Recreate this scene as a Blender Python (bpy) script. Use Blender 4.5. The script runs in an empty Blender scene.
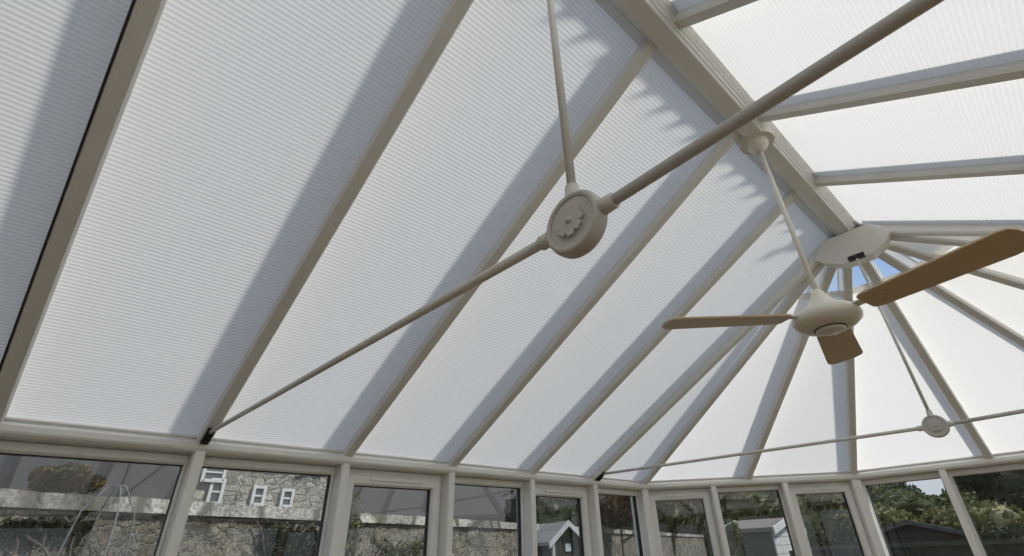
import bpy, bmesh, math, random
from mathutils import Vector, Matrix
random.seed(7)
PI = math.pi
V = Vector
B = 0.7            # bay spacing
ZE = 2.15          # height of the eaves
AX = 2.3284        # ridge line x
W = 2 * AX
HR = 1.2228        # ridge height above the eaves
AY = 3.463         # where the ridge ends
WR = 0.065
CAM = V((3.9664 * B, 0.2700 * B, ZE - 0.7236 * B))
C = bpy.context.scene.collection

# ------------------------------------------------------------------ helpers
def link(o, parent=None):
    C.objects.link(o)
    if parent is not None:
        o.parent = parent
    return o

def obj(name, bm, mat, parent=None, smooth=False, label=None):
    me = bpy.data.meshes.new(name)
    bmesh.ops.recalc_face_normals(bm, faces=bm.faces[:])
    bm.to_mesh(me); bm.free()
    if smooth:
        for p in me.polygons: p.use_smooth = True
    me.materials.append(mat)
    o = bpy.data.objects.new(name, me)
    if label: o['label'] = label
    return link(o, parent)

def tag(o, label, cat, group=None):
    o['label'] = label; o['category'] = cat
    if group: o['group'] = group
    return o

def thing(name, label, cat, group=None, loc=(0, 0, 0)):
    o = bpy.data.objects.new(name, None)
    o.location = loc
    link(o)
    return tag(o, label, cat, group)

def struct(o):
    o['kind'] = 'structure'; return o

def sempty(name, loc=(0, 0, 0)):
    o = bpy.data.objects.new(name, None); o.location = loc; link(o); o['kind'] = 'structure'; return o

def box(bm, lo, hi, M=None):
    vs = [bm.verts.new(V((x, y, z)) if M is None else M @ V((x, y, z)))
          for x in (lo[0], hi[0]) for y in (lo[1], hi[1]) for z in (lo[2], hi[2])]
    for f in ((0, 1, 3, 2), (4, 6, 7, 5), (0, 4, 5, 1), (2, 3, 7, 6), (0, 2, 6, 4), (1, 5, 7, 3)):
        bm.faces.new([vs[i] for i in f])
    return bm

def frame3(d, up):
    d = d.normalized(); s = d.cross(up).normalized(); u = s.cross(d).normalized()
    return d, s, u

def sweep(bm, P, Q, up, prof, closed=True):
    """extrude the profile [(side, up)] from P to Q"""
    P, Q = V(P), V(Q)
    d, s, u = frame3(Q - P, V(up))
    a = [bm.verts.new(P + s * x + u * y) for x, y in prof]
    b = [bm.verts.new(Q + s * x + u * y) for x, y in prof]
    n = len(prof)
    for i in range(n):
        j = (i + 1) % n
        bm.faces.new((a[i], a[j], b[j], b[i]))
    bm.faces.new(a); bm.faces.new(list(reversed(b)))
    return bm

def tube(bm, P, Q, r, r2=None, n=14):
    P, Q = V(P), V(Q)
    r2 = r if r2 is None else r2
    d = (Q - P).normalized()
    s = d.cross(V((0, 0, 1)) if abs(d.z) < .9 else V((1, 0, 0))).normalized(); u = s.cross(d)
    a = []; b = []
    for i in range(n):
        t = 2 * PI * i / n; v = s * math.cos(t) + u * math.sin(t)
        a.append(bm.verts.new(P + v * r)); b.append(bm.verts.new(Q + v * r2))
    for i in range(n):
        j = (i + 1) % n; bm.faces.new((a[i], a[j], b[j], b[i]))
    bm.faces.new(a); bm.faces.new(list(reversed(b)))
    return bm

def polytube(bm, pts, r, n=6):
    for a, b in zip(pts[:-1], pts[1:]):
        tube(bm, a, b, r, n=n)
    return bm

def lathe(bm, prof, M=None, n=32):
    """prof: [(radius, height)] about local z"""
    rings = []
    for r, z in prof:
        if r < 1e-5:
            p = V((0, 0, z)); rings.append([bm.verts.new(M @ p if M else p)])
        else:
            ring = []
            for i in range(n):
                t = 2 * PI * i / n; p = V((r * math.cos(t), r * math.sin(t), z))
                ring.append(bm.verts.new(M @ p if M else p))
            rings.append(ring)
    for A, D in zip(rings[:-1], rings[1:]):
        for i in range(n):
            j = (i + 1) % n
            if len(A) == 1 and len(D) == 1: continue
            if len(A) == 1: bm.faces.new((A[0], D[j], D[i]))
            elif len(D) == 1: bm.faces.new((A[i], A[j], D[0]))
            else: bm.faces.new((A[i], A[j], D[j], D[i]))
    return bm

def prism(bm, poly, z0, z1, M=None):
    f = lambda x, y, z: (M @ V((x, y, z))) if M else V((x, y, z))
    a = [bm.verts.new(f(x, y, z0)) for x, y in poly]; b = [bm.verts.new(f(x, y, z1)) for x, y in poly]
    n = len(poly)
    for i in range(n):
        j = (i + 1) % n; bm.faces.new((a[i], a[j], b[j], b[i]))
    bm.faces.new(list(reversed(a))); bm.faces.new(b)
    return bm

def bevel(o, w=.003, seg=2):
    m = o.modifiers.new('bevel', 'BEVEL'); m.width = w; m.segments = seg; m.limit_method = 'ANGLE'
    return o

# ------------------------------------------------------------------ materials
def mat(name):
    m = bpy.data.materials.new(name); m.use_nodes = True
    nt = m.node_tree; nt.nodes.clear()
    out = nt.nodes.new('ShaderNodeOutputMaterial')
    return m, nt, out

def noisy(name, c1, c2, scale=8, rough=.5, bump=0, detail=4, spec=.5, metallic=0, stretch=(1, 1, 1)):
    m, nt, out = mat(name)
    N = nt.nodes.new; L = nt.links.new
    p = N('ShaderNodeBsdfPrincipled'); tc = N('ShaderNodeTexCoord'); mp = N('ShaderNodeMapping')
    mp.inputs['Scale'].default_value = stretch
    n = N('ShaderNodeTexNoise'); n.inputs['Scale'].default_value = scale; n.inputs['Detail'].default_value = detail
    r = N('ShaderNodeValToRGB'); r.color_ramp.elements[0].position = .35; r.color_ramp.elements[1].position = .65
    r.color_ramp.elements[0].color = (*c1, 1); r.color_ramp.elements[1].color = (*c2, 1)
    L(tc.outputs['Object'], mp.inputs[0]); L(mp.outputs[0], n.inputs['Vector']); L(n.outputs['Fac'], r.inputs[0])
    L(r.outputs[0], p.inputs['Base Color'])
    p.inputs['Roughness'].default_value = rough; p.inputs['Metallic'].default_value = metallic
    p.inputs['Specular IOR Level'].default_value = spec
    if bump:
        b = N('ShaderNodeBump'); b.inputs['Strength'].default_value = bump; b.inputs['Distance'].default_value = .02
        L(n.outputs['Fac'], b.inputs['Height']); L(b.outputs[0], p.inputs['Normal'])
    L(p.outputs[0], out.inputs[0])
    return m

PVC = noisy('white_pvc', (.83, .82, .79), (.86, .85, .82), 3, .38)
ROD = noisy('white_painted_steel', (.66, .64, .60), (.70, .68, .64), 5, .4)
BOSS = noisy('grey_white_casting', (.56, .54, .50), (.60, .58, .54), 30, .55)
FANW = noisy('cream_enamel', (.78, .75, .66), (.80, .77, .68), 4, .35)
BLADE = noisy('pale_wood_blade', (.58, .44, .27), (.62, .48, .30), 6, .45, stretch=(1, 14, 14))
BLACK = noisy('black_plastic', (.008, .008, .008), (.014, .014, .013), 10, .5)
RUBBER = noisy('dark_gasket_and_shadow_gap', (.03, .03, .025), (.05, .05, .045), 10, .7)  # gaskets and fan seam, also the painted shadow gap on one rafter
METAL = noisy('zinc_wire', (.22, .22, .21), (.33, .33, .32), 20, .45, metallic=.6)
SCREW = noisy('screw_metal', (.2, .2, .18), (.3, .3, .28), 20, .4, metallic=.8)

def glass_mat(name, ior, tint=(1, 1, 1)):
    m, nt, out = mat(name); N = nt.nodes.new; L = nt.links.new
    t = N('ShaderNodeBsdfTransparent'); t.inputs[0].default_value = (*tint, 1)
    g = N('ShaderNodeBsdfGlossy'); g.inputs['Roughness'].default_value = .0
    fr = N('ShaderNodeFresnel'); fr.inputs['IOR'].default_value = ior
    mx = N('ShaderNodeMixShader')
    L(fr.outputs[0], mx.inputs[0]); L(t.outputs[0], mx.inputs[1]); L(g.outputs[0], mx.inputs[2]); L(mx.outputs[0], out.inputs[0])
    return m
GLASS = glass_mat('double_glazing', 1.75, (.84, .86, .85))
ROOFGLASS = glass_mat('roof_glass', 1.25, (.95, .97, .97))

def blind_mat(name, tint):
    m, nt, out = mat(name); N = nt.nodes.new; L = nt.links.new
    tc = N('ShaderNodeTexCoord'); n = N('ShaderNodeTexNoise'); n.inputs['Scale'].default_value = 1.3; n.inputs['Detail'].default_value = 3
    r = N('ShaderNodeValToRGB')
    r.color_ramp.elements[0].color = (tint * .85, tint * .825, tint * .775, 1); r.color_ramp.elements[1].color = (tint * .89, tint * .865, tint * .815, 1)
    L(tc.outputs['Object'], n.inputs['Vector']); L(n.outputs['Fac'], r.inputs[0])
    t = N('ShaderNodeBsdfTranslucent'); d = N('ShaderNodeBsdfDiffuse'); d.inputs[0].default_value = (.74, .735, .72, 1)
    L(r.outputs[0], t.inputs[0])
    mx = N('ShaderNodeMixShader'); mx.inputs[0].default_value = .36
    L(t.outputs[0], mx.inputs[1]); L(d.outputs[0], mx.inputs[2]); L(mx.outputs[0], out.inputs[0])
    return m
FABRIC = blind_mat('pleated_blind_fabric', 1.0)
FABRIC2 = blind_mat('pleated_blind_shaded_fold', .84)  # denser fold; left-slope pleats turned from the sun get their shade as colour
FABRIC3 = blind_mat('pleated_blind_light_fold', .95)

def stone_mat(name, stone, mortar, scale=3.2, stain=(.05, .055, .035), flat=1.6, dist=.12):
    m, nt, out = mat(name); N = nt.nodes.new; L = nt.links.new
    p = N('ShaderNodeBsdfPrincipled'); p.inputs['Roughness'].default_value = .92; p.inputs['Specular IOR Level'].default_value = .2
    tc = N('ShaderNodeTexCoord'); mp = N('ShaderNodeMapping'); mp.inputs['Scale'].default_value = (1, 1, flat)
    dn = N('ShaderNodeTexNoise'); dn.inputs['Scale'].default_value = 4.; dn.inputs['Detail'].default_value = 3
    ad = N('ShaderNodeMix'); ad.data_type = 'VECTOR'; ad.inputs[0].default_value = dist
    L(tc.outputs['Object'], mp.inputs[0]); L(mp.outputs[0], dn.inputs['Vector'])
    L(mp.outputs[0], ad.inputs[4]); L(dn.outputs['Color'], ad.inputs[5])
    ve = N('ShaderNodeTexVoronoi'); ve.feature = 'DISTANCE_TO_EDGE'; ve.inputs['Scale'].default_value = scale
    vc = N('ShaderNodeTexVoronoi'); vc.inputs['Scale'].default_value = scale
    L(ad.outputs[1], ve.inputs['Vector']); L(ad.outputs[1], vc.inputs['Vector'])
    # stone tint per cell
    r1 = N('ShaderNodeValToRGB'); cr = r1.color_ramp
    cr.elements[0].color = (*[c * .55 for c in stone], 1); cr.elements[1].color = (*[min(1, c * 1.5) for c in stone], 1)
    sep = N('ShaderNodeSeparateColor'); L(vc.outputs['Color'], sep.inputs[0]); L(sep.outputs[0], r1.inputs[0])
    fine = N('ShaderNodeTexNoise'); fine.inputs['Scale'].default_value = 22; fine.inputs['Detail'].default_value = 8; fine.inputs['Roughness'].default_value = .7
    L(tc.outputs['Object'], fine.inputs['Vector'])
    r2 = N('ShaderNodeValToRGB'); r2.color_ramp.elements[0].position = .35; r2.color_ramp.elements[1].position = .68
    r2.color_ramp.elements[0].color = (.40, .40, .37, 1); r2.color_ramp.elements[1].color = (1.9, 1.87, 1.8, 1)
    L(fine.outputs['Fac'], r2.inputs[0])
    mul = N('ShaderNodeMix'); mul.data_type = 'RGBA'; mul.blend_type = 'MULTIPLY'; mul.inputs[0].default_value = .9
    L(r1.outputs[0], mul.inputs[6]); L(r2.outputs[0], mul.inputs[7])
    rm = N('ShaderNodeValToRGB'); rm.color_ramp.elements[0].position = .02; rm.color_ramp.elements[1].position = .09
    rm.color_ramp.elements[0].color = (1, 1, 1, 1); rm.color_ramp.elements[1].color = (0, 0, 0, 1)
    L(ve.outputs['Distance'], rm.inputs[0])
    m2 = N('ShaderNodeMix'); m2.data_type = 'RGBA'; L(rm.outputs[0], m2.inputs[0]); L(mul.outputs[2], m2.inputs[6]); m2.inputs[7].default_value = (*mortar, 1)
    # moss and stains
    st = N('ShaderNodeTexNoise'); st.inputs['Scale'].default_value = 2.3; st.inputs['Detail'].default_value = 6; st.inputs['Roughness'].default_value = .75
    L(tc.outputs['Object'], st.inputs['Vector'])
    rs = N('ShaderNodeValToRGB'); rs.color_ramp.elements[0].position = .56; rs.color_ramp.elements[1].position = .66
    rs.color_ramp.elements[1].color = (.85, .85, .85, 1)
    L(st.outputs['Fac'], rs.inputs[0])
    m3 = N('ShaderNodeMix'); m3.data_type = 'RGBA'; L(rs.outputs[0], m3.inputs[0]); L(m2.outputs[2], m3.inputs[6]); m3.inputs[7].default_value = (*stain, 1)
    L(m3.outputs[2], p.inputs['Base Color'])
    b = N('ShaderNodeBump'); b.inputs['Strength'].default_value = .8; b.inputs['Distance'].default_value = .05
    L(rm.outputs[0], b.inputs['Height']); b.invert = True
    b2 = N('ShaderNodeBump'); b2.inputs['Strength'].default_value = .7; b2.inputs['Distance'].default_value = .03
    L(fine.outputs['Fac'], b2.inputs['Height']); L(b.outputs[0], b2.inputs['Normal']); L(b2.outputs[0], p.inputs['Normal'])
    L(p.outputs[0], out.inputs[0])
    return m
STONE = stone_mat('rubble_stone', (.19, .168, .135), (.25, .235, .20), 5.2, flat=1.7, dist=.42)
COPING = stone_mat('coping_stone', (.37, .355, .325), (.17, .155, .125), 1.2, (.16, .15, .11), .6)
HOUSESTONE = stone_mat('house_stone', (.34, .32, .28), (.36, .34, .31), 4.2, (.14, .14, .11))
SLATE = noisy('slate', (.016, .017, .019), (.026, .027, .028), 3, .7, .3, 6)
WHITEPAINT = noisy('white_paint', (.62, .62, .60), (.70, .70, .68), 6, .5)
GREYWOOD = noisy('weathered_shingle', (.27, .25, .23), (.36, .34, .31), 5, .8, .3, 6, stretch=(1, 1, 9))
DARKWOOD = noisy('dark_stained_boards', (.030, .032, .022), (.055, .055, .038), 6, .8, .3, stretch=(1, 1, 12))
OLIVEWOOD = noisy('olive_boards', (.055, .06, .038), (.085, .09, .055), 5, .8, .3, stretch=(1, 1, 12))
ROOFFELT = noisy('brown_roof_felt', (.17, .145, .125), (.22, .19, .165), 12, .9, .2)
DARKFELT = noisy('grey_roof_felt', (.085, .085, .08), (.12, .12, .115), 12, .9, .2)
DARKGLASS = noisy('dark_window_glass', (.07, .075, .08), (.11, .115, .12), 2, .2)
BARK = noisy('bark', (.08, .06, .045), (.15, .12, .09), 14, .9, .5)
GRASS = noisy('lawn', (.035, .06, .018), (.07, .10, .03), 12, .95, .4)
FLOORM = noisy('wood_floor', (.23, .135, .06), (.29, .175, .08), 3, .45, 0, 8, stretch=(12, 1, 1))
PLASTER = noisy('cream_plaster', (.50, .46, .38), (.54, .50, .42), 6, .9)

def leaf_mat(name, c1, c2, c3):
    m, nt, out = mat(name); N = nt.nodes.new; L = nt.links.new
    g = N('ShaderNodeNewGeometry'); r = N('ShaderNodeValToRGB'); cr = r.color_ramp
    cr.elements[0].color = (*c1, 1); cr.elements[1].color = (*c3, 1); e = cr.elements.new(.55); e.color = (*c2, 1)
    L(g.outputs['Random Per Island'], r.inputs[0])
    d = N('ShaderNodeBsdfPrincipled'); d.inputs['Roughness'].default_value = .6; d.inputs['Specular IOR Level'].default_value = .25
    t = N('ShaderNodeBsdfTranslucent'); mx = N('ShaderNodeMixShader'); mx.inputs[0].default_value = .25
    L(r.outputs[0], d.inputs['Base Color']); L(r.outputs[0], t.inputs[0])
    L(d.outputs[0], mx.inputs[1]); L(t.outputs[0], mx.inputs[2]); L(mx.outputs[0], out.inputs[0])
    return m
LEAF_GREEN = leaf_mat('green_leaves', (.05, .065, .02), (.12, .15, .045), (.22, .23, .09))
LEAF_DARK = leaf_mat('dark_evergreen_leaves', (.018, .025, .012), (.042, .055, .024), (.075, .085, .042))
LEAF_VAR = leaf_mat('variegated_leaves', (.07, .08, .025), (.26, .25, .13), (.48, .44, .28))
LEAF_BROWN = leaf_mat('russet_leaves', (.05, .04, .015), (.09, .08, .028), (.24, .12, .06))
LEAF_YEL = leaf_mat('yellow_green_leaves', (.08, .10, .03), (.20, .21, .07), (.42, .38, .21))

# ------------------------------------------------------------------ roof geometry
FEET = [(0., 6 * B), (1.967 * B, 7.763 * B), (W - 1.967 * B, 7.763 * B), (W, 6 * B)]
NB0 = -2           # house wall at NB0*B
YB = NB0 * B
APEX = V((AX, AY, ZE + HR - .008))
alpha = math.atan2(HR, AX - WR)
n_left = V((-math.sin(alpha), 0, math.cos(alpha)))
n_right = V((math.sin(alpha), 0, math.cos(alpha)))
def facet_normal(i):
    P = V((*FEET[i], ZE)); Q = V((*FEET[i + 1], ZE))
    n = (Q - P).cross(APEX - P).normalized()
    return n if n.z > 0 else -n
n_f = [facet_normal(i) for i in range(3)]
CAP = .118   # height of outer cap above the blind plane
PROF = [(-.030, CAP - .012), (-.022, CAP), (.022, CAP), (.030, CAP - .012), (.030, CAP - .03), (.024, CAP - .034), (.024, .012), (.029, .008),
        (.029, -.022), (.022, -.034), (-.022, -.034), (-.029, -.022), (-.029, .008), (-.024, .012), (-.024, CAP - .034), (-.030, CAP - .03)]
def rafter(P, Q, up, label, group, hip=False):
    t = thing('roof_rafter', label, 'rafter', group, loc=P)
    bm = bmesh.new()
    k = 1.0
    lower = [(x * k, y) for x, y in PROF if y < CAP - .034 + 1e-6]
    lower = [(.024, CAP - .034), (.024, .012), (.029, .008), (.029, -.022), (.022, -.034), (-.022, -.034), (-.029, -.022), (-.029, .008), (-.024, .012), (-.024, CAP - .034)]
    sweep(bm, V((0, 0, 0)), V(Q) - V(P), up, lower)
    obj('rafter_casing', bm, PVC, t)
    bm = bmesh.new()
    sweep(bm, V((0, 0, 0)), V(Q) - V(P), up, [(-.030, CAP - .033), (-.030, CAP - .012), (-.022, CAP), (.022, CAP), (.030, CAP - .012), (.030, CAP - .033)])
    obj('outer_cap', bm, PVC, t)
    return t

ORD = {-1: 'hidden', 0: 'widest-looking white roof rafter at the far left of the sloping blinds',
       1: 'white roof rafter whose foot carries the black bracket of the near tie rod',
       2: 'white roof rafter just right of the near rosette rod, footing at the vented window',
       3: 'white roof rafter passing under the near tie rod above the tall plain window',
       4: 'white roof rafter above the small white gabled summerhouse window post',
       5: 'white roof rafter whose foot carries the black bracket of the far tie rod'}
ORD[-1] = 'white roof rafter of the left slope nearest the house wall'
SHADOW_GAP_AT = 0
for n in range(NB0 + 1, 6):
    y = n * B
    Q = V((AX - WR + .01, y if n < 5 else AY - .02, ZE + HR + .005)) if n < 5 else V((AX - .1, y - .03, ZE + HR - .05))
    P_ = V((0.012, y, ZE + .006))
    r_ = rafter(P_, Q, n_left, ORD[n], 'rafters of the left roof slope')
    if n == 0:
        bm = bmesh.new(); sweep(bm, V((.04, 0, .02)), Q - P_, n_left, [(.0285, -.028), (.0335, -.028), (.0335, .0), (.0285, .0)])  # dark strip added where only a shadow gap shows beside this rafter
        obj('shadow_gap_strip', bm, RUBBER, r_, label='dark strip standing for the shadow gap')
RORD = {-1: 'white rafter of the right roof slope nearest the house wall', 0: 'white rafter of the right slope overhead behind the viewer',
        1: 'white rafter of the right slope where the near tie rod ends',
        2: 'white rafter of the right slope crossing the top edge beside the ridge',
        3: 'white rafter of the right slope meeting the ridge at the fan mount',
        4: 'white rafter of the right slope meeting the ridge between fan mount and end cap',
        5: 'last white rafter of the right slope, level behind the big fan blade tip'}
for n in range(NB0 + 1, 6):
    y = n * B
    Q = V((AX + WR - .01, y, ZE + HR + .005)) if n < 5 else V((AX + .1, y - .03, ZE + HR - .05))
    rafter((W - .012, y, ZE + .006), Q, n_right, RORD[n], 'rafters of the right roof slope')
def mid(i): return ((FEET[i][0] + FEET[i + 1][0]) / 2, (FEET[i][1] + FEET[i + 1][1]) / 2)
FAN = [(FEET[0], (n_left + n_f[0]), 'white corner rafter from the end cap to the left wall corner'),
       (mid(0), n_f[0], 'white rafter splitting the left end facet, crossing behind the fan motor'),
       (FEET[1], n_f[0] + n_f[1], 'upright-looking white corner rafter directly below the short fan blade'),
       (mid(1), n_f[1], 'white rafter splitting the middle end facet beside the far rosette'),
       (FEET[2], n_f[1] + n_f[2], 'white corner rafter running off the right edge below the big fan blade'),
       (mid(2), n_f[2], 'white rafter leaving the right edge just under the big fan blade tip'),
       (FEET[3], n_f[2] + n_right, 'white corner rafter hidden behind the big fan blade tip at right')]
for (x, y), up, lab in FAN:
    c = V((AX, AY, 0)); f = V((x, y, 0)); d = (c - f).normalized()
    L_ = (c - f).length
    P = V((x, y, ZE + .006)) + V((d.x, d.y, 0)) * .012
    Q = APEX + (V((x, y, ZE)) - APEX) * .03 + V((0, 0, .0))
    rafter(P, Q, up.normalized(), lab, 'rafters fanning out from the end cap')

# ---- pleated blinds -------------------------------------------------
PITCH = .0158
def blind(A0, A1, B0, B1, nrm, t0, t1, label, group, ins=.027, rail=.040, flip=0):
    """A0-B0 the bottom edge, A1-B1 the top; t0..t1 the covered part of the slope"""
    A0, A1, B0, B1 = map(V, (A0, A1, B0, B1))
    t = thing('pleated_blind', label, 'blind', group, loc=A0)
    length = ((A1 + B1) / 2 - (A0 + B0) / 2)
    e = (B0 - A0).normalized()
    sl = length - e * length.dot(e)
    n = max(4, int(sl.length * (t1 - t0) / PITCH))
    if nrm.dot(V((0, 0, 1))) < 0: nrm = -nrm
    def edges(s):
        a = A0 + (A1 - A0) * s; b = B0 + (B1 - B0) * s
        w = (b - a).length
        # keep clear of the rafters on both sides
        da = (A1 - A0).normalized(); db = (B1 - B0).normalized()
        ia = ins / max(.2, math.sqrt(max(0.04, 1 - da.dot(e) ** 2))); ib = ins / max(.2, math.sqrt(max(0.04, 1 - db.dot(e) ** 2)))
        return a + e * min(ia, w * .45), b - e * min(ib, w * .45)
    bm = bmesh.new(); prev = None
    for i in range(2 * n + 1):
        s = t0 + (t1 - t0) * i / (2 * n)
        a, b = edges(s); off = nrm * (.0003 if i % 2 else -.0003)
        row = (bm.verts.new(a + off - A0), bm.verts.new(b + off - A0))
        if prev: bm.faces.new((prev[0], prev[1], row[1], row[0]))
        prev = row
    bm.normal_update()
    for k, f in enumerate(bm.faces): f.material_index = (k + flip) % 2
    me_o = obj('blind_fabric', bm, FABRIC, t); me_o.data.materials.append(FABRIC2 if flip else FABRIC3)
    for nm, s0, s1 in (('bottom_rail', t0 - .022 / sl.length, t0), ('top_rail', t1, t1 + rail / sl.length)):
        a, b = edges(s0); c, d = edges(s1)
        bm = bmesh.new()
        vs = []
        for k in (-.007, .006):
            vs.append([bm.verts.new(q + nrm * k - A0) for q in (a, b, d, c)])
        lo, hi = vs
        bm.faces.new(lo); bm.faces.new(list(reversed(hi)))
        for i in range(4):
            j = (i + 1) % 4; bm.faces.new((lo[i], lo[j], hi[j], hi[i]))
        obj(nm, bm, PVC if nm == 'bottom_rail' else FABRIC, t)
    return t
LB = {-2: 'white pleated roof blind of the left slope beside the house wall',
      -1: 'white pleated roof blind cut off by the left edge of the picture',
      0: 'broad white pleated roof blind between the two leftmost rafters',
      1: 'white pleated roof blind above the window showing the house, crossed by near tie rod',
      2: 'white pleated roof blind directly behind the near rosette',
      3: 'white pleated roof blind of the left slope, its head below the fan mount',
      4: 'white pleated roof blind behind the left tip of the fan blade',
      5: 'narrow three-sided pleated blind at the end of the left slope'}
for n in range(NB0, 6):
    y0, y1 = n * B, (n + 1) * B
    if n < 5:
        blind((0.0, y0, ZE), (AX - WR, y0, ZE + HR), (0.0, y1, ZE), (AX - WR, y1, ZE + HR), n_left, .014, .985, LB[n], 'pleated blinds of the left roof slope', flip=1)
    else:
        blind((0.0, y0, ZE), (AX - WR, y0 - .037, ZE + HR), (0.0, y1, ZE), (AX - WR, y0 - .03, ZE + HR), n_left, .014, .90, LB[n], 'pleated blinds of the left roof slope', flip=1)
RB = {-2: 'white pleated blind of the right slope beside the house wall', -1: 'white pleated blind of the right slope behind the viewer',
      0: 'white pleated blind of the right slope overhead at the viewer',
      1: 'bright pleated blind showing as a small wedge at the top edge right of the ridge',
      2: 'bright white pleated blind right of the ridge, crossed by the near tie rod',
      3: 'bright white pleated blind of the right slope beside the fan mount',
      4: 'bright white pleated blind of the right slope just above the big fan blade',
      5: 'narrow sliver of pleated blind between the level rafters behind the fan blade tip'}
for n in range(NB0, 6):
    y0, y1 = n * B, (n + 1) * B
    if n < 5:
        blind((W, y0, ZE), (AX + WR, y0, ZE + HR), (W, y1, ZE), (AX + WR, y1, ZE + HR), n_right, .014, .993, RB[n], 'pleated blinds of the right roof slope', rail=.018)
    else:
        blind((W, y0, ZE), (AX + WR, y0 - .037, ZE + HR), (W, y1, ZE), (AX + WR, y0 - .03, ZE + HR), n_right, .014, .84, RB[n], 'pleated blinds of the right roof slope')
FB = [['bright three-sided blind under the fan, right of the left wall corner', 'bright three-sided blind left of the upright corner rafter'],
      ['bright three-sided blind carrying the far rosette in front of it', 'bright three-sided blind right of the far rosette'],
      ['bright three-sided blind at the right edge below the big fan blade', 'bright narrow blind at the right edge behind the big fan blade tip']]
for i in range(3):
    m = mid(i)
    for k, (p, q) in enumerate(((FEET[i], m), (m, FEET[i + 1]))):
        blind((*p, ZE), APEX, (*q, ZE), APEX, n_f[i], .016, .79, FB[i][k], 'three-sided blinds of the fan-shaped roof end')

# ---- roof glass (the ceiling) -----------------------------------------
bm = bmesh.new()
off = .078
def poly(pts, n):
    bm.faces.new([bm.verts.new(V(p) + n * off) for p in pts])
poly([(0, YB, ZE), (0, 6 * B, ZE), (AX, AY, ZE + HR + .03), (AX, YB, ZE + HR + .03)], n_left)
poly([(W, YB, ZE), (W, 6 * B, ZE), (AX, AY, ZE + HR + .03), (AX, YB, ZE + HR + .03)], n_right)
for i in range(3):
    poly([(*FEET[i], ZE), (*FEET[i + 1], ZE), APEX], n_f[i])
struct(obj('ceiling', bm, ROOFGLASS))

# ---- ridge --------------------------------------------------------------
rg = thing('ridge_beam', 'long white moulded ridge casing running up to the end cap', 'ridge beam', loc=(AX, YB, ZE + HR))
bm = bmesh.new()
yl = AY - YB - .02
half = [(.064, .02), (.064, -.012), (.057, -.026), (.049, -.032), (.046, -.040), (.038, -.045), (.036, -.052), (.031, -.056), (.027, -.056)]
prof = half + [(-x, z) for x, z in reversed(half)]
sweep(bm, (0, 0, 0), (0, yl, 0), (0, 0, 1), prof)
obj('ridge_casing', bm, PVC, rg)
bm = bmesh.new()
sweep(bm, (0, 0, 0), (0, yl + .05, 0), (0, 0, 1), [(-.10, .05), (-.06, .13), (-.03, .168), (.03, .168), (.06, .13), (.10, .05), (.06, .013), (-.06, .013)])
obj('ridge_cap', bm, PVC, rg)
bm = bmesh.new()
k = 0
y = .06
while y < yl:
    pts = [(-.014, 0), (-.010, .03), (-.016, .045), (-.030, .062), (-.018, .075), (-.010, .095), (0, .15), (.010, .095), (.018, .075), (.030, .062), (.016, .045), (.010, .03), (.014, 0)]
    M = Matrix(((0, 0, 1, 0), (1, 0, 0, y), (0, 1, 0, .163), (0, 0, 0, 1)))
    prism(bm, pts, -.006, .006, M)
    y += .128
obj('ridge_cresting', bm, PVC, rg)

# ---- hub under the ridge end ------------------------------------------------
hub = thing('ridge_end_cap', 'white faceted cap under the ridge end where all rafters meet', 'ridge cap', loc=(AX, AY, ZE + HR))
def oct_ring(r, z, n=10, cy=.0, sx=1.0):
    return [V((sx * r * math.sin(2 * PI * (i + .5) / n), cy - r * math.cos(2 * PI * (i + .5) / n), z)) for i in range(n)]
bm = bmesh.new()
for sg in (-1, 1):
    for p in ((.13, -.075, -.06), (.20, -.01, -.09), (.22, .06, -.10), (.13, .17, -.08), (.215, -.03, -.145), (.17, -.02, -.185), (.09, -.005, -.222), (.075, .10, -.222), (.17, .09, -.18)):
        bm.verts.new((sg * p[0], p[1], p[2]))
bmesh.ops.convex_hull(bm, input=bm.verts[:])
obj('cap_shell', bm, PVC, hub)
bm = bmesh.new(); box(bm, (-.045, -.016, -.2255), (.045, .010, -.17))
obj('vent_slot', bm, BLACK, hub, label='black slot opening')
bm = bmesh.new()
lathe(bm, [(.0, .02), (.11, .02), (.13, .10), (.06, .16), (.035, .2), (.05, .23), (.06, .26), (.05, .29), (.02, .32), (.012, .40), (.03, .43), (.0, .50)], n=20)
obj('roof_finial', bm, PVC, hub, smooth=True)

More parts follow.
